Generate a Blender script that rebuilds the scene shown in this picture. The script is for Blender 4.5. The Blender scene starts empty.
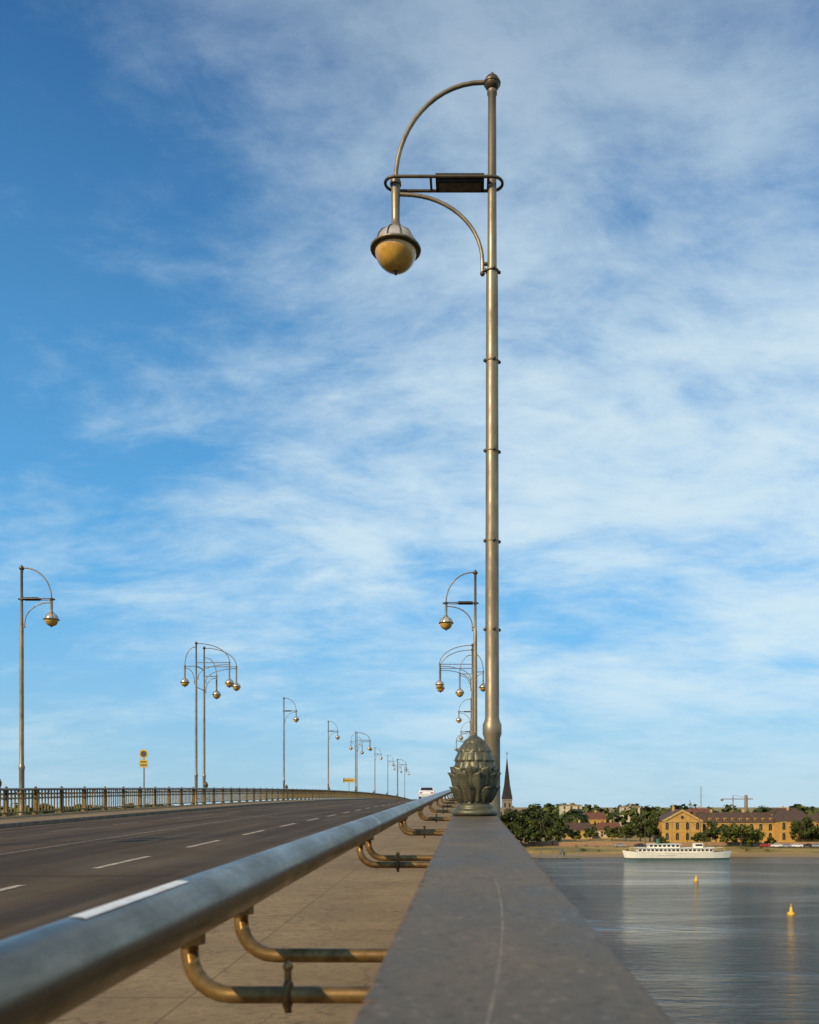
import bpy, math, random, bmesh
from mathutils import Vector, Quaternion, Matrix
random.seed(7)
S=bpy.context.scene
R=math.radians
EYE=19.0
def zc(y): return 0.027*y-(y*y)/14400.0
# ------------------------------------------------------------ mesh builder
class MB:
    def __init__(s): s.v=[];s.f=[];s.m=[];s.s=[]
    def add(s,vs,fs,mat=0,smooth=False):
        o=len(s.v); s.v.extend([tuple(p) for p in vs])
        for f in fs: s.f.append(tuple(i+o for i in f)); s.m.append(mat); s.s.append(smooth)
    def box(s,c,d,mat=0,rz=0.0):
        x,y,z=d[0]/2,d[1]/2,d[2]/2; cs,sn=math.cos(rz),math.sin(rz)
        vs=[]
        for a,b,e in [(-x,-y,-z),(x,-y,-z),(x,y,-z),(-x,y,-z),(-x,-y,z),(x,-y,z),(x,y,z),(-x,y,z)]:
            vs.append((c[0]+a*cs-b*sn,c[1]+a*sn+b*cs,c[2]+e))
        s.add(vs,[(0,3,2,1),(4,5,6,7),(0,1,5,4),(1,2,6,5),(2,3,7,6),(3,0,4,7)],mat)
    def lathe(s,prof,c=(0,0,0),seg=24,mat=0,smooth=True,rfun=None):
        vs=[];n=len(prof)
        for r,z in prof:
            for k in range(seg):
                a=2*math.pi*k/seg
                rr=r*rfun(a,z) if rfun else r
                vs.append((c[0]+rr*math.cos(a),c[1]+rr*math.sin(a),c[2]+z))
        fs=[]
        for i in range(n-1):
            for k in range(seg):
                k2=(k+1)%seg
                fs.append((i*seg+k,i*seg+k2,(i+1)*seg+k2,(i+1)*seg+k))
        s.add(vs,fs,mat,smooth)
        s.add(vs[:seg],[tuple(reversed(range(seg)))],mat)
        s.add(vs[-seg:],[tuple(range(seg))],mat)
    def sphere(s,c,r,seg=20,rings=12,mat=0,a0=-90,a1=90,sz=1.0):
        prof=[(max(1e-4,r*math.cos(R(a0+(a1-a0)*i/rings))),r*sz*math.sin(R(a0+(a1-a0)*i/rings))) for i in range(rings+1)]
        s.lathe(prof,c,seg,mat)
    def tube(s,pts,r,seg=10,mat=0,closed=False,smooth=True):
        P=[Vector(p) for p in pts]; n=len(P)
        rs=r if isinstance(r,(list,tuple)) else [r]*n
        up=None; vs=[]
        for i in range(n):
            if closed: t=(P[(i+1)%n]-P[i-1])
            elif i==0: t=P[1]-P[0]
            elif i==n-1: t=P[-1]-P[-2]
            else: t=P[i+1]-P[i-1]
            t.normalize()
            if up is None:
                up=Vector((0,0,1)) if abs(t.z)<0.9 else Vector((0,1,0))
            a=(up-t*up.dot(t)); a.normalize(); b=t.cross(a); up=a
            for k in range(seg):
                q=2*math.pi*k/seg
                vs.append(P[i]+(a*math.cos(q)+b*math.sin(q))*rs[i])
        fs=[]
        for i in range(n if closed else n-1):
            j=(i+1)%n
            for k in range(seg):
                k2=(k+1)%seg
                fs.append((i*seg+k,i*seg+k2,j*seg+k2,j*seg+k))
        s.add(vs,fs,mat,smooth)
        if not closed:
            s.add(vs[:seg],[tuple(reversed(range(seg)))],mat); s.add(vs[-seg:],[tuple(range(seg))],mat)
    def sweep(s,prof,ys,mat=0,closed=True,zf=None,smooth=False):
        zf=zf or (lambda y:EYE+zc(y)); n=len(prof); vs=[]
        for y in ys:
            for x,z in prof: vs.append((x,y,z+zf(y)))
        fs=[]
        for i in range(len(ys)-1):
            for k in range(n if closed else n-1):
                k2=(k+1)%n
                fs.append((i*n+k,i*n+k2,(i+1)*n+k2,(i+1)*n+k))
        s.add(vs,fs,mat,smooth)
        if closed:
            s.add(vs[:n],[tuple(reversed(range(n)))],mat); s.add(vs[-n:],[tuple(range(n))],mat)
    def mesh(s,name,mats,fix=False):
        me=bpy.data.meshes.new(name); me.from_pydata(s.v,[],s.f)
        for m in mats: me.materials.append(m)
        me.polygons.foreach_set('material_index',s.m); me.polygons.foreach_set('use_smooth',s.s)
        me.update()
        if fix:
            bm=bmesh.new(); bm.from_mesh(me); bmesh.ops.recalc_face_normals(bm,faces=bm.faces); bm.to_mesh(me); bm.free()
        return me
    def obj(s,name,mats,loc=(0,0,0),parent=None,fix=True):
        return place(name,s.mesh(name,mats,fix),loc,parent)
def place(name,me,loc=(0,0,0),parent=None,rz=0,sc=(1,1,1)):
    o=bpy.data.objects.new(name,me); o.location=loc; o.rotation_euler=(0,0,rz); o.scale=sc
    S.collection.objects.link(o)
    if parent: o.parent=parent
    return o
# ------------------------------------------------------------ materials
def N(nt,t,**k):
    n=nt.nodes.new(t)
    for a,b in k.items(): setattr(n,a,b)
    return n
def inp(nt,node,i,v):
    if isinstance(v,bpy.types.NodeSocket): nt.links.new(v,node.inputs[i])
    else: node.inputs[i].default_value=v
def math_(nt,op,a,b=0.0,clamp=False):
    n=N(nt,'ShaderNodeMath',operation=op,use_clamp=clamp); inp(nt,n,0,a); inp(nt,n,1,b)
    return n.outputs[0]
def noise(nt,vec,scale,detail=5,rough=0.55,dist=0.0):
    n=N(nt,'ShaderNodeTexNoise'); nt.links.new(vec,n.inputs['Vector'])
    n.inputs['Scale'].default_value=scale;n.inputs['Detail'].default_value=detail
    n.inputs['Roughness'].default_value=rough;n.inputs['Distortion'].default_value=dist
    return n.outputs['Fac']
def mapr(nt,v,a,b,c=0.0,d=1.0,smooth=False):
    n=N(nt,'ShaderNodeMapRange')
    if smooth: n.interpolation_type='SMOOTHSTEP'
    inp(nt,n,0,v)
    for i,x in enumerate((a,b,c,d)): n.inputs[i+1].default_value=x
    return n.outputs[0]
def mix(nt,f,a,b,mode='MIX'):
    n=N(nt,'ShaderNodeMix',data_type='RGBA',blend_type=mode)
    inp(nt,n,0,f)
    for i,x in ((6,a),(7,b)):
        if isinstance(x,(tuple,list)): n.inputs[i].default_value=(*x[:3],1)
        else: nt.links.new(x,n.inputs[i])
    return n.outputs[2]
def base(name):
    m=bpy.data.materials.new(name); m.use_nodes=True; nt=m.node_tree
    return m,nt,nt.nodes['Principled BSDF']
def coords(nt,scale=(1,1,1),kind='Object'):
    tc=N(nt,'ShaderNodeTexCoord'); mp=N(nt,'ShaderNodeMapping'); mp.inputs['Scale'].default_value=scale
    nt.links.new(tc.outputs[kind],mp.inputs['Vector']); return mp.outputs[0]
def bump(nt,h,strength,dist,bs):
    b=N(nt,'ShaderNodeBump'); b.inputs['Strength'].default_value=strength; b.inputs['Distance'].default_value=dist
    nt.links.new(h,b.inputs['Height']); nt.links.new(b.outputs[0],bs.inputs['Normal'])
def vmat(name,c1,c2,scale=5,rough=(0.5,0.7),metal=0,bmp=0.0,bd=0.01,st=(1,1,1),detail=6,spec=0.5,lo=0.35,hi=0.65):
    m,nt,bs=base(name); co=coords(nt,st); n=noise(nt,co,scale,detail,0.62)
    f=mapr(nt,n,lo,hi)
    nt.links.new(mix(nt,f,c1,c2),bs.inputs['Base Color'])
    nt.links.new(mapr(nt,f,0,1,rough[0],rough[1]),bs.inputs['Roughness'])
    bs.inputs['Metallic'].default_value=metal; bs.inputs['Specular IOR Level'].default_value=spec
    if bmp: bump(nt,n,bmp,bd,bs)
    return m
M={}
M['pole']=vmat('pole_paint',(0.27,0.225,0.155),(0.15,0.125,0.088),7,(0.38,0.60),0.5,0.25,0.004,(1,1,0.3),detail=8)
M['polegold']=vmat('arm_bronze',(0.14,0.11,0.07),(0.078,0.063,0.042),12,(0.35,0.55),0.6)
M['glass']=vmat('amber_globe',(0.64,0.37,0.07),(0.38,0.20,0.035),4,(0.10,0.2),0.0,0,spec=0.7)
M['dome']=vmat('lamp_dome_glass',(0.55,0.52,0.46),(0.38,0.35,0.30),6,(0.15,0.3),0.3)
M['darkbox']=vmat('ballast_box',(0.04,0.037,0.033),(0.025,0.023,0.02),8,(0.6,0.7),0.0,spec=0.2)
M['fence']=vmat('railing_paint',(0.22,0.155,0.052),(0.085,0.065,0.03),6,(0.45,0.6),0.4,0.2,0.003)
# cap
m,nt,bs=base('cap_paint'); co=coords(nt); n1=noise(nt,coords(nt,(1,0.45,1)),4.5,8,0.72); n2=noise(nt,co,75,4,0.65); n3=noise(nt,coords(nt,(1,0.06,1)),90,3,0.5)
c=mix(nt,mapr(nt,n1,0.35,0.66),(0.068,0.054,0.036),(0.140,0.112,0.076))
c=mix(nt,mapr(nt,n3,0.6,0.75,0,0.25),c,(0.19,0.155,0.11))
c=mix(nt,mapr(nt,n2,0.57,0.66,0,0.65),c,(0.032,0.025,0.017))
c=mix(nt,mapr(nt,n2,0.41,0.30,0,0.65),c,(0.24,0.195,0.14))
tc=N(nt,'ShaderNodeTexCoord'); sx=N(nt,'ShaderNodeSeparateXYZ'); nt.links.new(tc.outputs['Object'],sx.inputs[0])
e=math_(nt,'ABSOLUTE',math_(nt,'ADD',sx.outputs[0],-0.035))
e=math_(nt,'ADD',e,math_(nt,'MULTIPLY',math_(nt,'SUBTRACT',noise(nt,co,20,6,0.75),0.5),0.085))
edge=mapr(nt,e,0.1205,0.1245)
c=mix(nt,edge,c,mix(nt,mapr(nt,n2,0.4,0.6),(0.17,0.085,0.03),(0.045,0.028,0.016)))
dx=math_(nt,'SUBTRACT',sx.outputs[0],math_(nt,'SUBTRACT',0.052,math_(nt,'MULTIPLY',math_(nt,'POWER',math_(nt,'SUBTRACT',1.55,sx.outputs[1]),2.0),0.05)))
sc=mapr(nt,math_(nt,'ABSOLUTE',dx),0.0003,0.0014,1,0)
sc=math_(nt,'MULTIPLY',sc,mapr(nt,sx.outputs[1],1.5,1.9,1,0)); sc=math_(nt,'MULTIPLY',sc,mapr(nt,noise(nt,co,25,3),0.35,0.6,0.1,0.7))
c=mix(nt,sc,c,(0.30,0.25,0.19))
nt.links.new(c,bs.inputs['Base Color']); nt.links.new(mapr(nt,n1,0.3,0.7,0.42,0.68),bs.inputs['Roughness'])
bs.inputs['Specular IOR Level'].default_value=0.2
bump(nt,math_(nt,'SUBTRACT',math_(nt,'ADD',n2,n1),math_(nt,'MULTIPLY',edge,0.8)),0.5,0.002,bs); M['cap']=m
# handrail steel
m,nt,bs=base('handrail_steel'); n1=noise(nt,coords(nt,(1,0.05,1)),120,3,0.5); n2=noise(nt,coords(nt,(1,0.5,1)),7,7,0.75); n4=noise(nt,coords(nt),60,5,0.7)
c=mix(nt,mapr(nt,n2,0.35,0.7),(0.24,0.195,0.14),(0.115,0.092,0.066)); c=mix(nt,mapr(nt,n1,0.5,0.8,0,0.5),c,(0.075,0.06,0.042))
c=mix(nt,mapr(nt,n4,0.62,0.7,0,0.6),c,(0.045,0.036,0.026))
nt.links.new(c,bs.inputs['Base Color']); bs.inputs['Metallic'].default_value=0.8
nt.links.new(mapr(nt,n2,0.3,0.7,0.22,0.44),bs.inputs['Roughness']); bump(nt,n1,0.12,0.001,bs); M['steel']=m
M['bracket']=vmat('bracket_bronze',(0.34,0.21,0.075),(0.10,0.06,0.026),16,(0.32,0.58),0.7,0.4,0.003)
M['glint']=vmat('painted_glint',(0.78,0.78,0.77),(0.62,0.60,0.56),30,(0.35,0.5),0)  # near-white colour that paints the sun glint on the handrail
# finial bronze
m,nt,bs=base('patinated_bronze'); co=coords(nt); n1=noise(nt,co,16,7,0.7); n2=noise(nt,co,90,4,0.6)
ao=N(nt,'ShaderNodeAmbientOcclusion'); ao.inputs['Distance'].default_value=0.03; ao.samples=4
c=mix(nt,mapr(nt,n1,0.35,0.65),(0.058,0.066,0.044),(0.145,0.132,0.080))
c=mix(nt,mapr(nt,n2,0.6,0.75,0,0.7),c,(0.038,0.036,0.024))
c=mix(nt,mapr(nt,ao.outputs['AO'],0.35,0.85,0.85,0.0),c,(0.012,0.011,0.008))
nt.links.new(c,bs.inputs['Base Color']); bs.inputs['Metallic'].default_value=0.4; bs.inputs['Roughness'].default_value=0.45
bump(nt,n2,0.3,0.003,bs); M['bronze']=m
# asphalt
m,nt,bs=base('asphalt'); co=coords(nt); n1=noise(nt,coords(nt,(1.0,0.03,1)),1.7,6,0.6); n2=noise(nt,co,0.35,6,0.65); n3=noise(nt,co,45,3,0.6)
c=mix(nt,mapr(nt,n1,0.38,0.62),(0.036,0.025,0.0145),(0.098,0.069,0.038)); c=mix(nt,mapr(nt,n2,0.4,0.7,0,0.6),c,(0.033,0.023,0.013))
c=mix(nt,mapr(nt,n3,0.3,0.7,0,0.4),c,(0.115,0.083,0.048))
tc=N(nt,'ShaderNodeTexCoord'); sx=N(nt,'ShaderNodeSeparateXYZ'); nt.links.new(tc.outputs['Object'],sx.inputs[0])
jy=math_(nt,'ABSOLUTE',math_(nt,'SUBTRACT',math_(nt,'MODULO',math_(nt,'ADD',sx.outputs[1],203.0),18.8),9.4))
c=mix(nt,mapr(nt,jy,0.03,0.06,0.8,0),c,(0.02,0.014,0.01))
for xr in (-4.7,-6.6,-8.0,-10.2,-12.6):      # tyre-polished wheel tracks
    tr_=mapr(nt,math_(nt,'ABSOLUTE',math_(nt,'SUBTRACT',sx.outputs[0],xr)),0.1,0.45,0.28,0,True)
    c=mix(nt,tr_,c,(0.028,0.020,0.012))
nt.links.new(c,bs.inputs['Base Color']); nt.links.new(mapr(nt,n2,0.3,0.7,0.7,0.88),bs.inputs['Roughness']); bs.inputs['Specular IOR Level'].default_value=0.12
bump(nt,n3,0.5,0.006,bs); M['asphalt']=m
# sidewalk concrete w/ joints
m,nt,bs=base('concrete_slabs'); co=coords(nt); n1=noise(nt,co,0.9,8,0.7); n2=noise(nt,co,14,6,0.7); n3=noise(nt,co,130,2,0.5)
c=mix(nt,mapr(nt,n1,0.35,0.66),(0.265,0.19,0.10),(0.15,0.106,0.056)); c=mix(nt,mapr(nt,n2,0.48,0.72,0,0.75),c,(0.095,0.069,0.039)); c=mix(nt,mapr(nt,n3,0.45,0.7,0,0.35),c,(0.34,0.26,0.16))
tc=N(nt,'ShaderNodeTexCoord'); sx=N(nt,'ShaderNodeSeparateXYZ'); nt.links.new(tc.outputs['Object'],sx.inputs[0])
jy=math_(nt,'ABSOLUTE',math_(nt,'SUBTRACT',math_(nt,'MODULO',math_(nt,'ADD',sx.outputs[1],200.4),2.35),1.175))
j=mapr(nt,jy,0.006,0.014,1,0)
jx=mapr(nt,math_(nt,'ABSOLUTE',math_(nt,'ADD',sx.outputs[0],1.62)),0.005,0.012,1,0)
j=math_(nt,'MAXIMUM',j,jx)
c=mix(nt,math_(nt,'MULTIPLY',j,0.45),c,(0.06,0.042,0.027))
v=N(nt,'ShaderNodeTexVoronoi',feature='DISTANCE_TO_EDGE'); v.inputs['Scale'].default_value=0.55
wv=N(nt,'ShaderNodeVectorMath',operation='ADD'); nn=N(nt,'ShaderNodeTexNoise'); nn.inputs['Scale'].default_value=3; nt.links.new(co,nn.inputs['Vector']); nt.links.new(co,wv.inputs[0]); nt.links.new(nn.outputs['Color'],wv.inputs[1]); nt.links.new(wv.outputs[0],v.inputs['Vector'])
c=mix(nt,mapr(nt,v.outputs[0],0.002,0.008,0.5,0),c,(0.07,0.05,0.035))
nt.links.new(c,bs.inputs['Base Color']); bs.inputs['Roughness'].default_value=0.85; bs.inputs['Specular IOR Level'].default_value=0.2
bump(nt,math_(nt,'ADD',n2,n3),0.5,0.006,bs); M['concrete']=m
M['kerb']=vmat('kerb_granite',(0.17,0.13,0.09),(0.10,0.078,0.055),5,(0.7,0.85),0,0.3,0.01)
m,nt,bs=base('road_paint'); n1=noise(nt,coords(nt),9,6,0.75)
nt.links.new(mix(nt,mapr(nt,n1,0.44,0.64),(0.44,0.36,0.26),(0.10,0.075,0.05)),bs.inputs['Base Color']); bs.inputs['Roughness'].default_value=0.7; M['paint']=m
m,nt,bs=base('road_paint_faded'); n1=noise(nt,coords(nt),9,6,0.75)
nt.links.new(mix(nt,mapr(nt,n1,0.38,0.60),(0.26,0.20,0.135),(0.07,0.052,0.034)),bs.inputs['Base Color']); bs.inputs['Roughness'].default_value=0.7; M['paint2']=m
M['girder']=vmat('girder_paint',(0.20,0.19,0.16),(0.13,0.12,0.10),1.2,(0.5,0.65),0.1)
M['stone']=vmat('pier_sandstone',(0.33,0.20,0.13),(0.24,0.14,0.09),1.5,(0.8,0.9),0,0.6,0.03)
# water
m,nt,bs=base('river_water'); n1=noise(nt,coords(nt,(0.30,0.9,1)),0.8,6,0.65,0.4); n2=noise(nt,coords(nt,(0.009,0.04,1)),1.0,6,0.65,0.8)
nt.links.new(mix(nt,mapr(nt,n2,0.35,0.65),(0.008,0.024,0.036),(0.020,0.045,0.062)),bs.inputs['Base Color'])
nt.links.new(mapr(nt,n2,0.38,0.62,0.03,0.10),bs.inputs['Roughness']); bs.inputs['IOR'].default_value=1.33
h=math_(nt,'MULTIPLY',n1,mapr(nt,n2,0.36,0.62,0.18,1.25)); bump(nt,h,1.0,1.0,bs); M['water']=m
# ground
m,nt,bs=base('bank_ground'); n1=noise(nt,coords(nt,(0.03,0.12,1)),1.0,7,0.7); n2=noise(nt,coords(nt),0.6,5,0.7)
c=mix(nt,mapr(nt,n1,0.44,0.60),(0.34,0.215,0.065),(0.12,0.105,0.03)); c=mix(nt,mapr(nt,n2,0.45,0.75,0,0.5),c,(0.06,0.062,0.02))
tc=N(nt,'ShaderNodeTexCoord'); sx=N(nt,'ShaderNodeSeparateXYZ'); nt.links.new(tc.outputs['Object'],sx.inputs[0])
c=mix(nt,mapr(nt,sx.outputs[2],0.6,1.3,1,0),c,(0.20,0.14,0.075))
nt.links.new(c,bs.inputs['Base Color']); bs.inputs['Roughness'].default_value=0.9; M['ground']=m
M['leafd']=vmat('leaves_dark',(0.018,0.030,0.007),(0.034,0.046,0.010),0.8,(0.6,0.8),0,spec=0.2)
M['leafm']=vmat('leaves_mid',(0.040,0.054,0.010),(0.062,0.074,0.015),0.8,(0.6,0.8),0,spec=0.2)
M['leafl']=vmat('leaves_light',(0.080,0.092,0.017),(0.11,0.115,0.025),0.8,(0.6,0.8),0,spec=0.2)
M['bark']=vmat('bark',(0.09,0.065,0.045),(0.05,0.035,0.025),3,(0.85,0.95),0,0.5,0.03)
M['sand']=vmat('sandstone_wall',(0.50,0.29,0.065),(0.37,0.21,0.045),0.5,(0.8,0.9),0,0.3,0.02)
M['sandtrim']=vmat('sandstone_trim',(0.50,0.33,0.12),(0.38,0.25,0.09),0.8,(0.8,0.9))
M['roof']=vmat('tile_roof',(0.085,0.048,0.028),(0.055,0.032,0.021),0.7,(0.7,0.85),0,0.3,0.03)
M['redroof']=vmat('red_roof',(0.15,0.055,0.028),(0.10,0.038,0.022),0.7,(0.7,0.85))
M['slate']=vmat('slate_spire',(0.028,0.024,0.026),(0.018,0.016,0.018),0.8,(0.6,0.8),spec=0.2)
M['white']=vmat('white_render',(0.52,0.46,0.36),(0.42,0.37,0.29),0.4,(0.7,0.8))
M['grey']=vmat('grey_render',(0.22,0.17,0.12),(0.17,0.13,0.10),0.4,(0.7,0.8))
M['win']=vmat('window_glass',(0.03,0.03,0.035),(0.015,0.015,0.018),0.5,(0.1,0.2))
M['hull']=vmat('boat_white',(0.80,0.78,0.70),(0.70,0.68,0.60),0.5,(0.35,0.5))
M['hullg']=vmat('boat_green_band',(0.04,0.14,0.11),(0.03,0.10,0.08),0.5,(0.4,0.5))
M['yellow']=vmat('buoy_yellow',(0.80,0.48,0.02),(0.62,0.34,0.02),3,(0.4,0.55))
M['signy']=vmat('sign_yellow',(0.55,0.37,0.05),(0.42,0.28,0.04),6,(0.4,0.5))
M['signd']=vmat('sign_dark',(0.05,0.05,0.05),(0.03,0.03,0.03),6,(0.4,0.5))
M['red']=vmat('car_red',(0.35,0.03,0.02),(0.30,0.02,0.02),1,(0.2,0.3))
M['silver']=vmat('car_silver',(0.45,0.45,0.46),(0.40,0.40,0.42),1,(0.2,0.3),0.5)
M['carw']=vmat('car_white',(0.70,0.70,0.70),(0.65,0.65,0.65),1,(0.2,0.3))
M['tyre']=vmat('tyre',(0.02,0.02,0.02),(0.015,0.015,0.015),5,(0.8,0.9))
# ------------------------------------------------------------ terrain + water
mb=MB()
xs=[-7000,-3000,-1200]+[-500+12*i for i in range(125)]+[1400,3000,7000]
rows=[(-9000,3),(-400,3),(-95,3),(-75,-2),(100,-2),(322,-2),(335,0),(341,1.6),(348,2.7),(362,3.1),(400,3.4),(600,4),(1500,5),(9000,5)]
rr=random.Random(3); vs=[]
for y,z in rows:
    for x in xs:
        jy=rr.uniform(-1.6,1.6)+2*math.sin(x*0.02) if 320<y<350 else 0
        jz=rr.uniform(-0.15,0.15) if z>1 else 0
        vs.append((x,y+jy,z+jz))
nx=len(xs); fs=[(i*nx+k,i*nx+k+1,(i+1)*nx+k+1,(i+1)*nx+k) for i in range(len(rows)-1) for k in range(nx-1)]
mb.add(vs,fs,0,True); mb.obj('ground',[M['ground']])
mb=MB(); mb.add([(-7000,-88,0),(7000,-88,0),(7000,342,0),(-7000,342,0)],[(0,1,2,3)]); mb.obj('water',[M['water']])
# ------------------------------------------------------------ bridge
ys=[-40+4*i for i in range(116)]
XM=lambda x:-17.7-x
mb=MB()
mb.sweep([(0.5,-1.27),(0.5,-1.55),(0.35,-1.62),(0.35,-2.4),(-18.05,-2.4),(-18.05,-1.62),(-18.2,-1.55),(-18.2,-1.27),(-17.9,-1.254),(-17.9,-1.45),(0.2,-1.45),(0.2,-1.254)],ys,0)
for yp in (-38,60.5,160,262,345):
    zt=EYE+zc(yp)-2.4; mb.box((-8.85,yp,zt/2-2),(21,5.5,zt+4),1); mb.box((-8.85,yp,zt-3.2),(22,6.5,1.0),1)
    mb.box((0.9,yp,EYE+zc(yp)-2.9),(1.1,3.2,1.0),1)
for a,b in ((-38,60.5),(60.5,160),(160,262),(262,345)):
    for x in (-0.4,-6,-11.7,-17.3):
        pts=[]
        for i in range(21):
            t=i/20; y=a+2.8+(b-a-5.6)*t; zz=EYE+zc(y)-3.0-9.5*(2*t-1)**2
            pts.append((x,y,zz)); 
            if i%2==0: mb.box((x,y,(zz+EYE+zc(y)-2.4)/2),(0.25,0.3,EYE+zc(y)-2.4-zz),0)
        mb.tube(pts,0.5,6,0,smooth=False)
mb.obj('bridge',[M['girder'],M['stone']])
mb=MB(); mb.sweep([(-3.4,-1.372),(-14.3,-1.372),(-14.3,-1.44),(-3.4,-1.44)],ys,0); mb.obj('road',[M['asphalt']])
for a,b,n in ((0.19,-3.28,'sidewalk'),(XM(0.19),XM(-3.28),'sidewalk')):
    mb=MB(); mb.sweep([(a,-1.25),(b,-1.25),(b,-1.44),(a,-1.44)],ys,0)
    mb.obj(n,[M['concrete']])
for a,b in ((-3.283,-3.397),(XM(-3.283),XM(-3.397))):
    mb=MB(); mb.sweep([(a,-1.244),(b*0.9+a*0.1,-1.244),(b,-1.262),(b,-1.44),(a,-1.44)],ys,0); mb.obj('kerb',[M['kerb']])
mb=MB()
def mark(x,y0,y1,w,m=0):
    k=max(1,int((y1-y0)/4)); yy=[y0+(y1-y0)*i/k for i in range(k+1)]
    mb.sweep([(x-w/2,-1.367),(x+w/2,-1.367)],yy,m,closed=False)
for i in range(-4,60):
    y=9.6+4.75*i; mark(-5.95,y,y+2.4,0.13); mark(-11.75,y+1.2,y+3.6,0.12,1)
mark(-8.95,-30,300,0.11,1); 
mark(-3.85,-30,300,0.10,1); mark(-13.85,-30,300,0.10,1)
mb.obj('road_markings',[M['paint'],M['paint2']])
# ------------------------------------------------------------ railing
def railing(mir,y0,y1):
    f=(lambda x:XM(x)) if mir else (lambda x:x)
    mb=MB(); yy=[y0+(y1-y0)*i/60 for i in range(61)]
    P=[(-0.09,-0.187),(-0.087,-0.184),(0.157,-0.184),(0.16,-0.187),(0.16,-0.235),(0.145,-0.25),(-0.075,-0.25),(-0.09,-0.235)]
    mb.sweep([(f(x),z) for x,z in P],yy,0)
    for a,b in ((-0.36,-0.40),(-0.56,-0.60),(-1.10,-1.15)):
        mb.sweep([(f(0.005),a),(f(0.065),a),(f(0.065),b),(f(0.005),b)],yy,1)
    y=y0; 
    while y<y1:
        zz=EYE+zc(y); mb.box((f(0.035),y,zz-0.68),(0.045,0.05,0.9),1)
        if y<110 and y>-6:
            mb.tube([(f(0.035),y+0.14+0.085*math.cos(q*math.pi/5),zz-0.48+0.075*math.sin(q*math.pi/5)) for q in range(10)],0.014,5,1,closed=True)
        y+=0.2795
    y=1.67-2.35*int((1.67-y0)/2.35)
    while y<y1:
        zz=EYE+zc(y); mb.box((f(0.035),y,zz-0.75),(0.13,0.13,1.0),1); mb.box((f(0.035),y,zz-1.19),(0.2,0.2,0.12),1); 
        if mir: mb.lathe([(0.05,0),(0.06,0.03),(0.05,0.07),(0.005,0.10)],(f(0.035),y,zz-0.184),8,1)
        y+=2.35
    return mb.obj('railing',[M['cap'],M['fence']])
r1=railing(False,-12,300); r2=railing(True,-12,300)
bv=r1.modifiers.new('bevel','BEVEL'); bv.width=0.002; bv.limit_method='ANGLE'
def handrail(mir,y0,y1):
    f=(lambda x:XM(x)) if mir else (lambda x:x)
    mb=MB(); n=120; X=f(-0.464)
    mb.tube([(X,y0+(y1-y0)*i/n,EYE+zc(y0+(y1-y0)*i/n)-0.21) for i in range(n+1)],0.05,40 if not mir else 12,0)
    y=1.67-2.35*4
    while y<min(y1,240):
        for k,dy in enumerate((-0.17,0.17)):
            Y=y+dy; zz=EYE+zc(Y)
            if Y>150 and k: continue
            pts=[(f(-0.464),Y,zz-0.245),(f(-0.464),Y,zz-0.285)]
            for q in range(7):
                a=math.pi/2*q/6; pts.append((f(-0.464+0.07*(1-math.cos(a))),Y,zz-0.285-0.07*math.sin(a)))
            pts+= [(f(-0.2),Y,zz-0.355),(f(0.0),Y,zz-0.355)]
            mb.tube(pts,0.0145,14 if Y<20 else 6,1)
            if Y<30 and not mir:
                mb.lathe([(0.026,-0.008),(0.026,0.008)],(f(-0.464),Y,zz-0.262),14,1)
                mb.tube([(-0.135+0.0,Y,zz-0.355),(-0.115,Y,zz-0.355)],0.03,14,1)
        if y<30 and not mir:
            Y=y-0.17; zz=EYE+zc(Y)-0.355
            mb.tube([(-0.30,Y+0.02*math.cos(q*math.pi/8),zz+0.02*math.sin(q*math.pi/8)) for q in range(16)],0.0065,8,1,closed=True)
            mb.tube([(-0.30,Y,zz+0.015),(-0.30,Y,zz+0.045)],0.006,8,1); mb.tube([(-0.30,Y,zz-0.015),(-0.30,Y,zz-0.03)],0.006,8,1)
            mb.sphere((-0.30,Y,zz+0.047),0.009,10,6,1)
        y+=2.35
    for yj in range(-2,40):
        Y=0.2+yj*7.05+6.4; 
        if Y<y1 and not mir: mb.tube([(X,Y-0.04,EYE+zc(Y)-0.21-0.0011),(X,Y+0.04,EYE+zc(Y)-0.21+0.0011)],0.0515,30,0)
    return mb.obj('handrail',[M['steel'],M['bracket']])
h1=handrail(False,-8,300); h2=handrail(True,-8,300)
mb=MB(); vs=[];fs=[]  # thin pale sheet on the handrail tube, a painted sun highlight
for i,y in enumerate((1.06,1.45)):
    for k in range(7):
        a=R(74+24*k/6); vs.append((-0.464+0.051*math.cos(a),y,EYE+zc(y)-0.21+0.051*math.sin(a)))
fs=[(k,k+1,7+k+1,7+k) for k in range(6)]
mb.add(vs,fs,0,True); o=mb.obj('painted_glint',[M['glint']]); o.parent=h1
# ------------------------------------------------------------ finial
mb=MB()
mb.lathe([(0.120,0),(0.126,0.008),(0.126,0.026),(0.112,0.034),(0.100,0.038),(0.106,0.048),(0.100,0.058),(0.084,0.066),(0.080,0.078),(0.086,0.09)],seg=48)
def scales(a,z):
    row=(z-0.2)/0.05; k=int(math.floor(row)); fr=row-k
    ph=0 if k%2 else math.pi/14
    u=abs(math.sin(7*(a+ph)))
    return 1+0.06*(1-fr)*(u**0.5)-0.03*(fr)-0.03*(1-u**0.35)
prof=[(0.086,0.085),(0.105,0.13),(0.114,0.19)]
for i in range(1,45):
    t=i/44; z=0.19+0.255*t; prof.append((max(0.004,0.112*math.cos(min(1,t)**1.8*math.pi/2)**0.7),z))
mb.lathe(prof,seg=168,rfun=lambda a,z: scales(a,z) if z>0.2 else 1)
mb.sphere((0,0,0.442),0.014,12,8)
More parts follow.
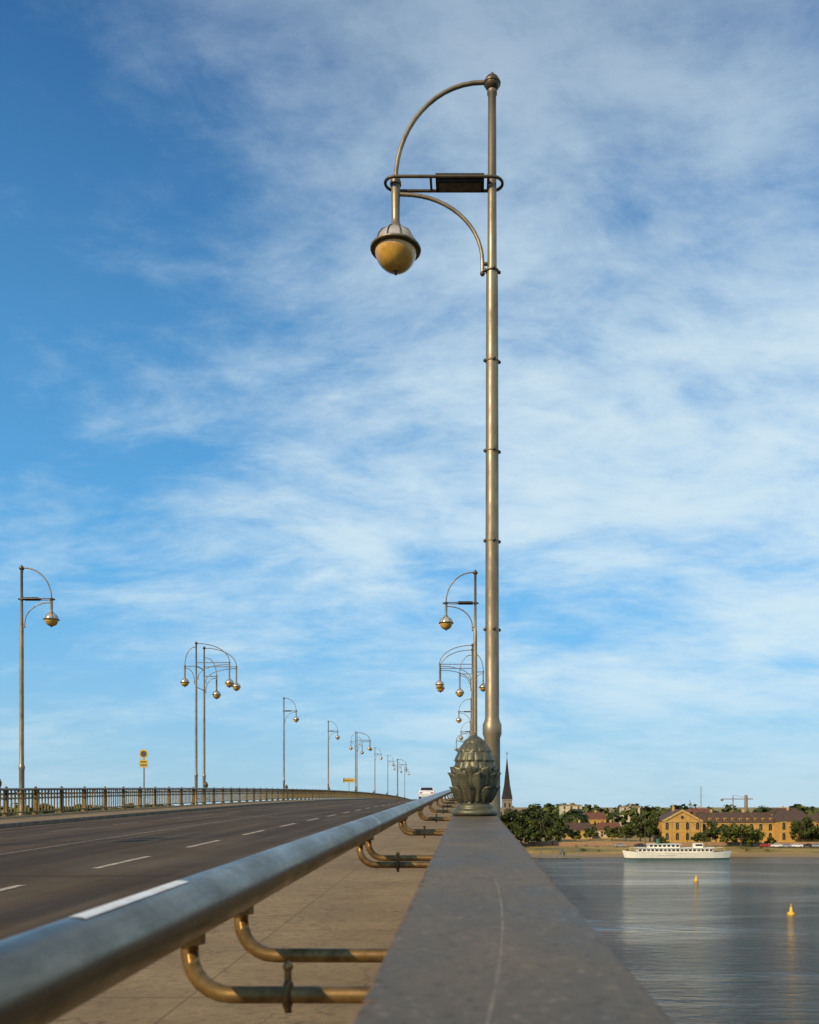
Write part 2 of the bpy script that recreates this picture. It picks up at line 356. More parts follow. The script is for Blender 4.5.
def leaf(ang,w,z0,z1,r0,r1,curl,th=0.008):
    nu,nv=11,16; vs=[]
    for side in (0,1):
        for j in range(nv):
            t=j/(nv-1); z=z0+(z1-z0)*t
            rad=r0+(r1-r0)*math.sin(t*math.pi/2)
            if t>0.7: q=(t-0.7)/0.3; rad+=curl*q**1.4; z-=0.55*curl*q**2.2
            ww=w*(0.5+0.5*math.sin(min(1,t*1.4)*math.pi/2))*math.sqrt(max(0.0,1-max(0,(t-0.45)/0.55)**2.6))+0.002
            ww*=1+0.09*math.sin(t*30)
            for i in range(nu):
                u=i/(nu-1)*2-1
                rr_=rad-side*th+0.009*(1-abs(u))**2-0.008*u*u-0.0035*abs(math.sin(u*8.5))
                a=ang+u*ww/rad
                vs.append((rr_*math.cos(a),rr_*math.sin(a),z))
    fs=[];o=nu*nv
    for j in range(nv-1):
        for i in range(nu-1):
            a=j*nu+i; fs.append((a,a+1,a+nu+1,a+nu)); fs.append((o+a,o+a+nu,o+a+nu+1,o+a+1))
    for j in range(nv-1):
        for i in (0,nu-1):
            a=j*nu+i; fs.append((a,a+nu,o+a+nu,o+a))
    for i in range(nu-1): fs.append(((nv-1)*nu+i,(nv-1)*nu+i+1,o+(nv-1)*nu+i+1,o+(nv-1)*nu+i))
    mb.add(vs,fs,0,True)
for k in range(8):
    leaf(2*math.pi*k/8+0.2,0.050,0.075,0.245,0.086,0.128,0.016)
    leaf(2*math.pi*(k+0.5)/8+0.2,0.046,0.09,0.275,0.090,0.122,0.009)
    leaf(2*math.pi*(k+0.5)/8+0.2,0.028,0.070,0.165,0.084,0.126,0.012)
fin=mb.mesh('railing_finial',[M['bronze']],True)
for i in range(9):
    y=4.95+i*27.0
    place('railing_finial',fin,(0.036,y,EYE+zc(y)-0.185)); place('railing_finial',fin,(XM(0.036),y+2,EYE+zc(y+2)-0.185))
# ------------------------------------------------------------ street lamps
def globe(mb,cx,cy,cz,s=1.0,near=True):
    sg=28 if near else 12
    mb.sphere((cx,cy,cz),0.262*s,sg,10,2,-90,4,1.05)
    mb.sphere((cx,cy,cz+0.01),0.262*s,sg,8,3,2,90,0.95)
    rim=[(cx+0.300*s*math.cos(2*math.pi*k/sg),cy+0.300*s*math.sin(2*math.pi*k/sg),cz) for k in range(sg)]
    mb.tube(rim,0.018*s,8,0,closed=True)
    mb.lathe([(0.26*s,-0.025),(0.282*s,-0.025),(0.282*s,0.025),(0.26*s,0.025)],(cx,cy,cz),sg,1)
    for k in range(10 if near else 6):
        a=2*math.pi*k/(10 if near else 6)
        mb.tube([(cx+0.272*s*math.cos(R(e))*math.cos(a),cy+0.272*s*math.cos(R(e))*math.sin(a),cz+0.262*s*math.sin(R(e))) for e in range(0,86,14)],0.009*s,5,1)
    mb.lathe([(0.12*s,0.215*s),(0.115*s,0.25*s),(0.07*s,0.29*s),(0.055*s,0.33*s),(0.05*s,0.36*s)],(cx,cy,cz),sg,0)
    mb.lathe([(0.004,-0.32*s),(0.018,-0.31*s),(0.03,-0.285*s),(0.045,-0.268*s)],(cx,cy,cz),12,1)
def pole(mb,px,py,top,near=True):
    sg=24 if near else 10; k=top/8.6
    mb.lathe([(0.125,-1.9),(0.125,-1.2),(0.105,-1.15),(0.1,0.55),(0.118,0.60),(0.118,0.72),(0.098,0.76),(0.088,0.80),(0.081,3.5*k),(0.074,6.3*k),(0.058,6.42*k),(0.050,8.55*k),(0.062,8.56*k),(0.062,8.60*k)],(px,py,0),sg,0)
    mb.sphere((px,py,top+0.10),0.098,sg,12,1); mb.lathe([(0.104,-0.014),(0.108,0),(0.104,0.014)],(px,py,top+0.10),sg,1)
    mb.sphere((px,py,top+0.215),0.022,8,6,1)
    mb.tube([(px,py+0.09,-1.5),(px-0.2,py+0.09,-1.5)],0.05,8,1); mb.tube([(px,py,-0.9),(px-0.25,py,-0.9)],0.04,8,1)
    if near:
        for z in (1.9,3.0,4.12,5.24,6.36):
            mb.lathe([(0.080,-0.012),(0.085,-0.01),(0.085,0.01),(0.080,0.012)],(px,py,z*k),sg,0)
            for q in range(4):
                a=q*math.pi/2+0.25; mb.sphere((px+0.092*math.cos(a),py+0.092*math.sin(a),z*k),0.023,8,6,1)
def arm(mb,px,py,d,L=1.2,top=8.68,near=True,ring=True,drop=0.0):
    sg=12 if near else 6; zr=top-1.23; zg=top-2.05-drop
    P=lambda u,z,w=0:(px+d[0]*u-d[1]*w,py+d[1]*u+d[0]*w,z)
    pts=[P(0.06,top+0.03)]
    for q in range(15):
        a=math.pi/2*q/14; pts.append(P(0.12+(L-0.12)*math.sin(a),zr+0.03+(top-zr)*math.cos(a)))
    mb.tube(pts,0.027,sg,0)
    if ring:
        c=[]; w=0.13
        for q in range(11): a=-math.pi/2+math.pi*q/10; c.append(P(L+w*math.cos(a),zr,w*math.sin(a)))
        for q in range(11): a=math.pi/2+math.pi*q/10; c.append(P(0+w*math.cos(a),zr,w*math.sin(a)))
        mb.tube(c,0.019,sg,1,closed=True)
        mb.box(P(0.40,zr+0.01),(0.60,0.21,0.10),4)
        mb.box(P(0.40,zr-0.043),(0.52,0.15,0.012),1)
        for u in (0.05,0.76): mb.tube([P(u,zr,-0.13),P(u,zr,0.13)],0.016,sg,1)
    else:
        mb.tube([P(0,zr),P(L,zr)],0.026,sg,0)
    mb.tube([P(L,zr+0.06),P(L,zg+0.34)],[0.058,0.050],sg+4,0)
    mb.lathe([(0.07,-0.02),(0.07,0.02)],P(L,zr),sg+4,1)
    pts=[P(L-0.02,zr-0.13),P(L-0.10,zr-0.135)]
    for q in range(1,15):
        a=math.pi/2*(1-q/14)
        pts.append(P(L-0.10-(L-0.22)*math.cos(a),zr-0.135-0.84*(1-math.sin(a))))
    pts.append(P(0.12,zr-1.10)); mb.tube(pts,0.024,sg,0)
    mb.tube([P(0.0,zr-1.0),P(0.12,zr-1.0)],0.022,sg,1); mb.sphere(P(0.12,zr-1.12),0.032,8,6,1)
    globe(mb,*P(L,zg),1.0,near)
LM=[M['pole'],M['polegold'],M['glass'],M['dome'],M['darkbox']]
def lampmesh(near):
    mb=MB(); pole(mb,0,0,8.6,near); arm(mb,0,0,(-1,0),1.2,8.68,near); return mb.mesh('street_lamp',LM,True)
def clustermesh():
    mb=MB()
    for py in (-0.9,0.9):
        pole(mb,0,py,9.3,False)
        arm(mb,0,py,(-1,0),2.2,9.35,False,ring=False,drop=0.55)
    arm(mb,0,0.9,(1,0),0.75,9.1,False,ring=False,drop=0.25)
    arm(mb,0,-0.9,(-1,0),0.85,8.7,False,ring=False,drop=0.45)
    mb.tube([(0,-0.9,7.9),(0,0.9,7.9)],0.04,6,0); mb.tube([(0,-0.9,6.5),(0,0.9,6.5)],0.03,6,0)
    return mb.mesh('candelabra_lamp',LM,True)
LN=lampmesh(True); LF=lampmesh(False); LC=clustermesh()
place('street_lamp',LN,(0.3,11.2,EYE+zc(11.2)))
for d,k in ((36.3,0),(60.5,1),(88,0),(116,0),(145,1),(174,0),(202,0),(230,1),(256,0)):
    me=LC if k else LF; nm='candelabra_lamp' if k else 'street_lamp'
    place(nm,me,(0.3,d+0.7,EYE+zc(d)),None,0); place(nm,me,(-18.0,d,EYE+zc(d)),None,math.pi)
place('street_lamp',LF,(-18.0,11.2,EYE+zc(11.2)),None,math.pi)
# ------------------------------------------------------------ signs
def sign(x,y,h,kind):
    mb=MB(); z0=-1.25
    mb.lathe([(0.035,z0),(0.035,h)],(0,0,0),10,0)
    if kind==0:
        mb.tube([(0,-0.045,h-0.22),(0,-0.06,h-0.22)],0.23,20,1,smooth=False); mb.tube([(0,-0.061,h-0.22),(0,-0.066,h-0.22)],0.15,20,2,smooth=False)
        mb.box((0,-0.05,h-0.70),(0.42,0.02,0.40),1); mb.box((0,-0.063,h-0.62),(0.3,0.004,0.06),2); mb.box((0,-0.063,h-0.78),(0.3,0.004,0.06),2)
    else:
        mb.box((0,-0.05,h-0.35),(1.5,0.03,0.55),1); mb.box((0,-0.068,h-0.35),(1.1,0.004,0.10),2)
    mb.obj('traffic_sign',[M['pole'],M['signy'],M['signd']],(x,y,EYE+zc(y)))
sign(-16.2,45,1.75,0); sign(-15.6,118,1.5,1)
# ------------------------------------------------------------ trees
def treemesh(seed,H,W,nc,nl,ls,droop=0,cols=(0,1,2)):
    r=random.Random(seed); mb=MB()
    mb.tube([(0,0,-1),(0.1,0,H*0.2),(r.uniform(-.3,.3),r.uniform(-.3,.3),H*0.5),(0,0,H*0.85)],[H*0.03,H*0.024,H*0.015,H*0.004],7,0)
    cl=[]
    for i in range(nc):
        a=r.uniform(0,6.283); e=r.uniform(-0.75,1.0); q=r.uniform(0.45,1.0)
        zz=H*(0.54+0.42*e*q); rad=W*q*math.sqrt(max(0.05,1-0.75*e*e))
        cx,cy=rad*math.cos(a),rad*math.sin(a); cl.append((cx,cy,zz))
        if i%3==0: mb.tube([(0,0,H*0.22+0.2*H*r.random()),(cx*0.5,cy*0.5,zz*0.75),(cx*0.9,cy*0.9,zz)],[H*0.010,H*0.007,H*0.002],5,0)
    for cx,cy,cz in cl:
        cr=W*r.uniform(0.22,0.36); mt=1+r.choice(cols)
        for _ in range(nl):
            p=Vector((r.gauss(0,1),r.gauss(0,1),r.gauss(0,1))); p.normalize(); p*=cr*r.uniform(0.5,1.08)
            p.z*=0.75
            if droop: p.z-=droop*r.random()**2
            c=Vector((cx,cy,cz))+p
            n=(p.normalized()+Vector((r.uniform(-.8,.8),r.uniform(-.8,.8),r.uniform(-.4,.9)))).normalized()
            t=n.orthogonal().normalized(); b=n.cross(t); s=ls*r.uniform(0.5,1.2)
            mm=mt if r.random()<0.7 else r.choice((1,2,3))
            mb.add([c-t*s-b*s*.5,c+t*s*.3-b*s,c+t*s+b*s*.4,c-t*s*.2+b*s],[(0,1,2,3)],mm)
    return mb.mesh('tree',TM)
TM=[M['bark'],M['leafd'],M['leafm'],M['leafl']]
T1=treemesh(1,15,6,34,110,0.42,0,(0,0,1)); T2=treemesh(2,11,5,28,100,0.38,0,(0,1,1)); T3=treemesh(3,9,5.2,26,110,0.36,1.6,(1,2,2)); T4=treemesh(5,5,3.2,16,80,0.3,0,(0,1,2))
def PX(px,d): return (px-468)/900*d
rt=random.Random(11)
def tr(px,d,me,s=1,z=3.0): place('tree',me,(PX(px,d),d,z),None,rt.uniform(0,6.28),(s,s,s*rt.uniform(0.92,1.06)))
for px,d,me,s in ((512,372,T1,1.0),(527,385,T1,1.12),(541,366,T2,1.1),(521,356,T2,.75),(553,362,T4,1.3),(505,360,T4,1.4),(560,395,T2,.8),(534,358,T4,1.3),
   (640,380,T2,1.05),(650,390,T2,1.0),(716,372,T2,.95),(741,352,T3,1.1),(727,356,T4,1.3),(752,354,T3,.8),(803,374,T2,1.0),(812,380,T4,1.4),(700,366,T4,1.0),
   (663,352,T4,.8),(770,356,T4,.7),(590,408,T4,1.2),(575,398,T4,1.1),(612,405,T4,1.4),(626,400,T2,.75),(835,374,T1,.8),(480,370,T1,.95),(462,375,T2,1),(440,385,T1,.9),(400,380,T1,.9),(350,380,T2,1),(290,370,T1,.9),(230,380,T2,1.1),(160,380,T1,.9),(90,375,T2,1.1),(30,380,T1,.95),(-40,380,T1,.9)):
    tr(px,d,me,s)
mb=MB(); r=random.Random(21)
for i in range(600):
    d=r.uniform(445,1300); x=PX(r.uniform(-250,1150),d); h=r.uniform(7,14.5)*(0.8+d/2200); w=h*0.5; mt=r.choice((0,0,0,1,1,2))
    zb=4
    for _ in range(46):
        p=Vector((r.gauss(0,1),r.gauss(0,1),r.gauss(0,1))).normalized()*r.uniform(0.6,1.05)
        c=Vector((x+p.x*w,d+p.y*w,zb+h*0.5+p.z*h*0.5)); n=(p+Vector((r.uniform(-.6,.6),r.uniform(-.6,.6),r.uniform(-.2,.8)))).normalized()
        t=n.orthogonal().normalized(); b=n.cross(t); s=w*0.34*r.uniform(.6,1.2)
        mb.add([c-t*s,c-b*s,c+t*s,c+b*s],[(0,1,2,3)],mt if r.random()<.7 else r.choice((0,1,2)))
mb.obj('distant_trees',[M['leafd'],M['leafm'],M['leafl']],fix=False)
mb=MB()
for i in range(110):
    x=r.uniform(-220,260); y=r.uniform(341,358); s0=r.uniform(0.5,1.5); mt=r.choice((0,1,2))
    for _ in range(26):
        p=Vector((r.gauss(0,1),r.gauss(0,1),abs(r.gauss(0,.7))))*s0*0.6; c=Vector((x,y,2.0 if y<346 else 2.8))+p; n=Vector((r.uniform(-1,1),r.uniform(-1,.2),r.uniform(0,1))).normalized()
        t=n.orthogonal().normalized(); b=n.cross(t); s=0.22
        mb.add([c-t*s,c-b*s,c+t*s,c+b*s],[(0,1,2,3)],mt)
mb.obj('bank_shrubs',[M['leafd'],M['leafm'],M['leafl']],fix=False)
# ------------------------------------------------------------ buildings
def block(mb,x0,x1,y0,y1,z0,ze,zr,wall=0,roof=1,win=2,trim=3,rows=2,step=3.2,arched=True,hip=3.0,gable=False,ww=1.1,wh=1.9):
    mb.box(((x0+x1)/2,(y0+y1)/2,(z0+ze)/2),(x1-x0,y1-y0,ze-z0),wall)
    o=0.5; ym=(y0+y1)/2; e=ze+0.02; h=hip
    if gable=='front':
        xm=(x0+x1)/2
        mb.add([(x0-o,y0-o,e),(x1+o,y0-o,e),(x1+o,y1,e),(x0-o,y1,e),(xm,y0-o,zr),(xm,y1,zr)],[(0,4,5,3),(1,2,5,4),(2,3,5)],roof)
        mb.add([(x0,y0-.02,e),(x1,y0-.02,e),(xm,y0-.02,zr-0.3)],[(0,1,2)],wall)
        mb.add([(x0-o,y0-o,e),(x1+o,y0-o,e),(xm,y0-o,zr),(xm,y0-o,zr-0.9),(x1+o-1.8,y0-o,e),(x0-o+1.8,y0-o,e)],[(0,5,3,2),(1,2,3,4)],trim)
        mb.tube([(xm,y0-.03,ze+1.6),(xm,y0-.12,ze+1.6)],0.95,16,trim,smooth=False); mb.tube([(xm,y0-.13,ze+1.6),(xm,y0-.15,ze+1.6)],0.7,16,win,smooth=False)
    else:
        mb.add([(x0-o,y0-o,e),(x1+o,y0-o,e),(x1+o,y1+o,e),(x0-o,y1+o,e),(x0+h,ym,zr),(x1-h,ym,zr)],[(0,1,5,4),(1,2,5),(2,3,4,5),(3,0,4),(0,3,2,1)],roof)
    mb.box(((x0+x1)/2,y0-0.12,ze-0.25),(x1-x0+0.2,0.24,0.45),trim)
    mb.box(((x0+x1)/2,y0-0.08,z0+0.5),(x1-x0+0.1,0.16,1.0),trim)
    rh=(ze-z0-1.2)/rows
    if rows>1: mb.box(((x0+x1)/2,y0-0.07,z0+1.0+rh),(x1-x0,0.14,0.25),trim)
    n=max(1,int((x1-x0-1)/step)); st=(x1-x0)/n
    for k in range(n):
        xx=x0+st*(k+.5)
        for j in range(rows):
            zz=z0+1.0+rh*(j+.5)
            hw=ww/2; hh=min(wh/2,rh*0.36)
            for (a,b,yy,mm) in ((hw+.22,hh+.2,y0-0.05,trim),(hw,hh,y0-0.10,win)):
                vs=[(xx-a,yy,zz-b),(xx+a,yy,zz-b),(xx+a,yy,zz+b)]
                if arched: vs+=[(xx+a*math.cos(q*math.pi/6),yy,zz+b+a*math.sin(q*math.pi/6)) for q in range(1,6)]
                vs.append((xx-a,yy,zz+b)); mb.add(vs,[tuple(range(len(vs)))],mm)
            mb.box((xx,y0-0.12,zz),(0.08,0.04,hh*2),trim)
    for k in range(max(1,int((x1-x0)/14))):
        xx=x0+7+k*14
        if xx<x1-2: mb.box((xx,ym+1,zr+0.2),(0.9,0.9,2.2),trim)
mb=MB(); D=388; z0=2.6
a,b=PX(659,D),PX(699,D); block(mb,a,b,D-6,D+12,z0,z0+10,z0+15,rows=2,step=3.4,gable='front',ww=1.3,wh=2.4)
block(mb,b+.05,PX(775,D),D,D+12,z0,z0+9.2,z0+13.6,rows=2,step=3.6,hip=0.4,ww=1.4,wh=2.3)
block(mb,PX(775,D)+.05,PX(812,D),D-5,D+12,z0,z0+9.9,z0+14.6,rows=2,step=3.4,hip=4,ww=1.3,wh=2.4)
block(mb,PX(812,D)+.05,PX(900,D),D,D+12,z0,z0+9.2,z0+13.6,rows=2,step=3.6,hip=4,ww=1.4,wh=2.3)
for k in range(10):
    xx=b+5+k*3.3; mb.box((xx,D+1.6,z0+10.6),(1.1,1.6,1.2),0); mb.box((xx,D+.75,z0+10.6),(.7,.1,.7),2)
mb.obj('sandstone_barracks',[M['sand'],M['roof'],M['win'],M['sandtrim']],fix=False)
def bld(name,px0,px1,d,ze,zr,wall,roof,rows=3,step=3.2,dep=11,hip=0.5,z0=3.2):
    mb=MB(); block(mb,PX(px0,d),PX(px1,d),d,d+dep,z0,ze,zr,rows=rows,step=step,arched=False,hip=hip); mb.obj(name,[M[wall],M[roof],M['win'],M['sandtrim']],fix=False)
bld('apartment_building',561,582,620,19.5,20,'white','grey',5,3.5)
bld('apartment_building',622,640,640,18.5,19,'white','grey',5,3.5)
for px0,px1,d,ze,zr,w,rf in ((566,592,425,7.5,11,'sand','roof'),(598,622,430,7.5,11,'white','redroof'),(584,606,480,12,15.5,'sand','redroof'),(690,712,520,14.5,17.6,'white','redroof'),(775,800,520,14.5,17.8,'sand','roof')):
    bld('house',px0,px1,d,ze,zr,w,rf,2,3.4)
mb=MB(); mb.box((60,362.5,3.6),(240,0.6,1.5),0); mb.box((60,362.5,4.42),(241,0.8,0.16),1); mb.obj('quay_wall',[M['stone'],M['sandtrim']])
# church
mb=MB(); d=520; x=PX(507,d); z0=4
mb.box((x,d,(z0+23)/2),(5.6,5.6,23-z0),0)
hw=3.1; mb.add([(x-hw,d-hw,23),(x+hw,d-hw,23),(x+hw,d+hw,23),(x-hw,d+hw,23),(x-1.7,d-1.7,31),(x+1.7,d-1.7,31),(x+1.7,d+1.7,31),(x-1.7,d+1.7,31),(x,d,48)],[(0,1,5,4),(1,2,6,5),(2,3,7,6),(3,0,4,7),(4,5,8),(5,6,8),(6,7,8),(7,4,8),(0,3,2,1)],1)
mb.box((x,d,49),(0.25,0.25,3),1); mb.box((x,d,49.4),(1.2,0.25,0.25),1)
for zz in (9,14,19.5):
    for dx in (-1.3,1.3): mb.box((x+dx,d-2.85,zz),(.9,0.12,2.4),2)
mb.box((x,d-2.9,22.7),(6.1,0.3,0.5),0)
mb.box((x+12,d+2,(z0+11)/2),(17,11,11-z0),0); mb.add([(x+3,d-4,11.02),(x+21,d-4,11.02),(x+21,d+8,11.02),(x+3,d+8,11.02),(x+3,d+2,16),(x+21,d+2,16)],[(0,1,5,4),(2,3,4,5),(1,2,5),(3,0,4)],1)
mb.obj('church',[M['grey'],M['slate'],M['win']],fix=False)
def mast(name,px,d,ytop,r=0.12,z0=3,cross=False):
    mb=MB(); h=EYE+(806-ytop)/900*d-z0; mb.tube([(0,0,0),(0,0,h)],[r*1.4,r],8,0)
    if cross:
        for t in (0.75,0.88): mb.box((0,0,h*t),(2.2,.12,.12),0)
    mb.obj(name,[M['grey']],(PX(px,d),d,z0))
mast('antenna_mast',701,700,786,0.25,cross=True); mast('flagpole',672,372,803,0.09); mast('flagpole',690,375,806,0.09); mast('chimney',746,900,795,1.6); mast('antenna_mast',690,800,800,0.3)
mast('flagpole',588,352,835,.07); mast('flagpole',614,352,838,.07)
mb=MB(); d=900
mb.tube([(0,0,0),(0,0,24)],0.5,4,0); mb.tube([(-12,0,22),(20,0,22)],0.4,4,0); mb.tube([(0,0,26),(18,0,22.3)],0.15,4,0); mb.tube([(0,0,24),(0,0,26)],.3,4,0); mb.box((-11,0,20.8),(2.5,1.5,2.0),0)
mb.obj('tower_crane',[M['grey']],(PX(733,d),d,4))
# ------------------------------------------------------------ passenger boat
mb=MB(); L=38; nst=26; secs=[]
for i in range(nst):
    t=i/(nst-1); x=-L/2+L*t
    w=3.2*min(1,(math.sin(min(1,t/0.12)*math.pi/2))**0.6)*min(1,(math.sin(min(1,(1-t)/0.25)*math.pi/2))**0.8)+0.05
    sheer=2.1+0.9*(2*t-1)**2
    xo=(t-0.5)*1.5
    secs.append([(x,-0.35*w,-0.6),(x,-0.8*w,0.0),(x,-0.86*w,0.35),(x+xo,-w,sheer),(x+xo,w,sheer),(x,0.86*w,0.35),(x,0.8*w,0.0),(x,0.35*w,-0.6)])
vs=[p for s in secs for p in s]
for k,mt in ((0,1),(1,1),(2,0),(3,2),(4,0),(5,1),(6,1)):
    mb.add(vs,[(i*8+k,(i+1)*8+k,(i+1)*8+k+1,i*8+k+1) for i in range(nst-1)],mt,k!=3)
for c,dm in (((-1,0,3.0),(27,4.6,1.7)),((-5,0,4.55),(11,4.0,1.3))):
    mb.box(c,dm,0); mb.box((c[0],0,c[2]+dm[2]/2+.08),(dm[0]+1.2,dm[1]+.8,.14),0)
    n=int(dm[0]/1.5)
    for k in range(n):
        xx=c[0]-dm[0]/2+dm[0]*(k+.5)/n; mb.box((xx,-dm[1]/2-.03,c[2]+.15),(1.0,.05,.7),3); mb.box((xx,dm[1]/2+.03,c[2]+.15),(1.0,.05,.7),3)
mb.box((7.5,0,4.75),(3,3.2,1.6),0); mb.box((7.5,-1.63,4.95),(2.5,.05,.7),3); mb.box((9.03,0,4.95),(.05,2.6,.7),3)
mb.lathe([(0.7,0),(0.6,1.8)],(-7,0,5.3),14,1)
mb.tube([(-11.5,0,2),(-11.5,0,19)],[.16,.08],8,2); mb.tube([(10.5,0,2.5),(10.5,0,11)],[.12,.06],8,2); mb.tube([(10.5,0,11),(-11.5,0,19)],.03,4,2); mb.tube([(-18,0,3),(-11.5,0,19)],.03,4,2)
for sgn in (-1,1):
    mb.tube([(-17+i*2,sgn*2.9*min(1,(19-abs(-17+i*2))/6),3.7+.3*((i-8.5)/8.5)**2) for i in range(18)],.04,4,0)
    for i in range(18): 
        xx=-17+i*2; mb.tube([(xx,sgn*2.9*min(1,(19-abs(xx))/6),2.2),(xx,sgn*2.9*min(1,(19-abs(xx))/6),3.7)],.03,4,0)
for k in range(9):
    mb.box((3.0+k*0.75-10,-3.0,1.35),(0.4,.06,0.45),3)
mb.obj('passenger_boat',[M['hull'],M['hullg'],M['roof'],M['win']],(PX(677,325),325,0)) 
mb=MB(); mb.box((0,0,0.5),(16,3,0.8),0)
for k in range(4): mb.tube([(-7+k*4.6,1.7,-2),(-7+k*4.6,1.7,3.5)],.18,8,0)
mb.tube([(0,1.5,1),(2,12,2.6)],.5,4,0); mb.obj('jetty',[M['girder']],(PX(560,328),328,0))
def buoy(px,py,s=1):
    d=EYE*900/(py-806); mb=MB()
    mb.lathe([(0.1,-.5),(.62,-.2),(.68,.1),(.6,.4),(.28,.55),(.22,1.3),(.10,1.45)],(0,0,0),18,0); mb.tube([(0,0,1.45),(0,0,1.9)],.04,6,0)
    mb.box((0,0,1.85),(.4,.05,.08),0); mb.box((0,0,1.68),(.05,.4,.08),0)
    mb.lathe([(.62,.05),(.70,.12),(.62,.2)],(0,0,0),18,1)
    o=mb.obj('buoy',[M['yellow'],M['signd']],(PX(px,d),d,0)); o.scale=(s,s,s)
buoy(791,915); buoy(696,881,0.9)
# cars
def carmesh(paint):
    mb=MB(); side=[(-2.15,.35),(-2.2,.7),(-2.05,.95),(-1.35,1.02),(-.75,1.42),(.75,1.46),(1.45,1.05),(2.1,.95),(2.2,.6),(2.15,.35)]
    n=len(side); vs=[]
    for w in (-.86,.86):
        for x,z in side: vs.append((x,w*(0.82 if z>1.1 else 1),z))
    mb.add(vs,[(k,(k+1)%n,n+(k+1)%n,n+k) for k in range(n)]+[tuple(range(n)),tuple(reversed(range(n,2*n)))],0)
    for s_ in (-1,1):
        mb.add([(x,s_*y,z) for x,y,z in ((-1.15,.865,1.05),(-.68,.735,1.37),(.0,.735,1.39),(.0,.865,1.05))],[(0,1,2,3)],1)
        mb.add([(x,s_*y,z) for x,y,z in ((.08,.865,1.05),(.08,.735,1.39),(.7,.735,1.40),(1.25,.865,1.07))],[(0,1,2,3)],1)
        for x in (-1.35,1.35): mb.tube([(x,s_*.70,.33),(x,s_*.89,.33)],.33,16,2,smooth=False); mb.tube([(x,s_*.89,.33),(x,s_*.90,.33)],.19,12,3,smooth=False)
    for (xa,za,xb,zb) in ((-1.27,1.10,-.82,1.40),(1.37,1.12,.84,1.43)):
        sg=-0.012 if xa<0 else 0.012
        mb.add([(xa+sg,-.72,za+.012),(xa+sg,.72,za+.012),(xb+sg,.62,zb+.012),(xb+sg,-.62,zb+.012)],[(0,1,2,3)],1)
    for y_ in (-.62,.62): mb.box((-2.16,y_,.80),(.05,.3,.14),4); mb.box((2.16,y_,.76),(.05,.32,.12),3)
    return mb.mesh('parked_car',[M[paint],M['win'],M['tyre'],M['silver'],M['red']])
CM=[carmesh(p) for p in ('carw','silver','red','darkbox')]
for k,(px,d) in enumerate(((776,352),(786,352.4),(797,351.8),(808,352.5),(817,352),(828,352),(765,353),(640,354),(620,354.5))):
    place('parked_car',CM[[0,1,0,3,1,0,2,3,1][k]],(PX(px,d),d,2.85),None,rt.uniform(-.15,.15))
place('car',CM[0],(-4.75,104,EYE+zc(104)-1.36),None,math.pi/2+.02)
# ------------------------------------------------------------ sky / light
EL=30; sunv=Vector((-0.66,-0.75,0)).normalized()*math.cos(R(EL)); sunv.z=math.sin(R(EL))
w=bpy.data.worlds.new("World"); S.world=w; w.use_nodes=True; nt=w.node_tree; bg=nt.nodes['Background']
sky=N(nt,'ShaderNodeTexSky',sky_type='NISHITA'); sky.sun_disc=False; sky.sun_elevation=R(EL); sky.sun_rotation=math.atan2(sunv.x,sunv.y)
sky.air_density=1.0; sky.dust_density=0.6; sky.ozone_density=1.2; sky.altitude=100
tc=N(nt,'ShaderNodeTexCoord'); sx=N(nt,'ShaderNodeSeparateXYZ'); nt.links.new(tc.outputs['Generated'],sx.inputs[0])
Z=sx.outputs[2]
zz=math_(nt,'MAXIMUM',Z,0.0); den=math_(nt,'ADD',zz,0.30)
cx=N(nt,'ShaderNodeCombineXYZ'); nt.links.new(math_(nt,'DIVIDE',sx.outputs[0],den),cx.inputs[0]); nt.links.new(math_(nt,'DIVIDE',sx.outputs[1],den),cx.inputs[1])
def mp(scale,rot,loc=(0,0,0)):
    m=N(nt,'ShaderNodeMapping'); m.inputs['Scale'].default_value=scale; m.inputs['Rotation'].default_value=(0,0,R(rot)); m.inputs['Location'].default_value=loc
    nt.links.new(cx.outputs[0],m.inputs[0]); return m.outputs[0]
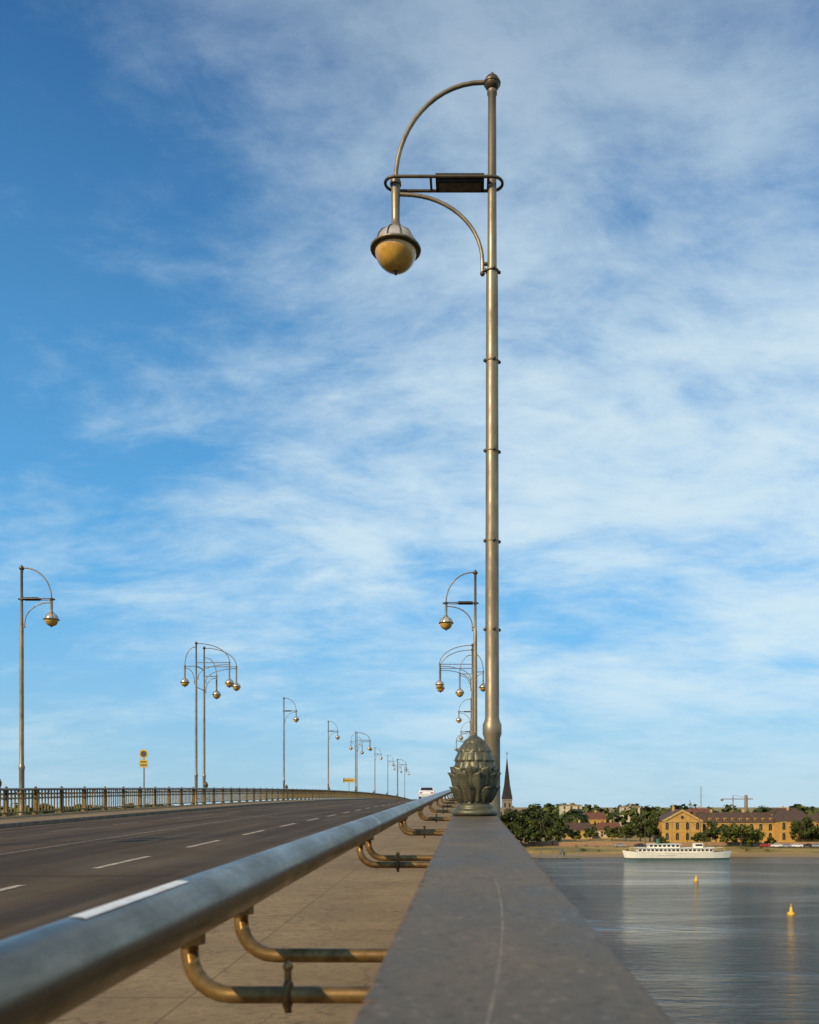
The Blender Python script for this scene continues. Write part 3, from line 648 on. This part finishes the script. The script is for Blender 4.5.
big=noise(nt,mp((1,1.3,1),20,(3.1,1.7,0)),1.3,4,0.5,0.2)
wis=noise(nt,mp((1.0,1.7,1),-32,(0.3,5,0)),2.3,11,0.62,0.4)
fin_=noise(nt,mp((1,1.7,1),25),9,9,0.68,0.3)
v=math_(nt,'ADD',math_(nt,'MULTIPLY',big,0.70),math_(nt,'MULTIPLY',wis,0.75)); v=math_(nt,'ADD',v,math_(nt,'MULTIPLY',fin_,0.30))
v=math_(nt,'ADD',v,math_(nt,'MULTIPLY',sx.outputs[0],0.30))
cov=mapr(nt,v,0.66,1.12,0,1,True)
cov=math_(nt,'MULTIPLY',cov,mapr(nt,Z,0.02,0.16,0.32,0.82))
cov=math_(nt,'MULTIPLY',cov,mapr(nt,Z,0.42,0.68,1.0,0.5))
tint=mix(nt,1.0,sky.outputs[0],(0.42,1.05,1.50),'MULTIPLY')
haze=mapr(nt,Z,0.64,0.0,0.0,1.0); 
hz=mix(nt,mapr(nt,Z,0.0,0.24),(4.2,6.2,7.6),(1.5,5.0,8.6))
tint=mix(nt,math_(nt,'MULTIPLY',haze,0.94),tint,hz)
col=mix(nt,cov,tint,(7.3,8.7,9.2))
nt.links.new(col,bg.inputs[0]); bg.inputs[1].default_value=0.1
sl=bpy.data.lights.new('sun','SUN'); sl.energy=5.0; sl.angle=R(0.5); sl.color=(1.0,0.76,0.43)
so=bpy.data.objects.new('sun',sl); S.collection.objects.link(so); so.rotation_euler=(-sunv).to_track_quat('-Z','Y').to_euler()
S.view_settings.view_transform='Standard'; S.view_settings.look='None'; S.view_settings.exposure=0
# ------------------------------------------------------------ camera
cd=bpy.data.cameras.new('camera'); cd.sensor_fit='HORIZONTAL'; cd.sensor_width=24; cd.lens=900/819*24
cd.shift_x=-58.5/819; cd.shift_y=294/819; cd.clip_start=0.05; cd.clip_end=20000
cd.dof.use_dof=True; cd.dof.focus_distance=8.5; cd.dof.aperture_fstop=5.6
co=bpy.data.objects.new('camera',cd); co.location=(0,0,EYE); co.rotation_euler=(R(90),0,0); S.collection.objects.link(co); S.camera=co
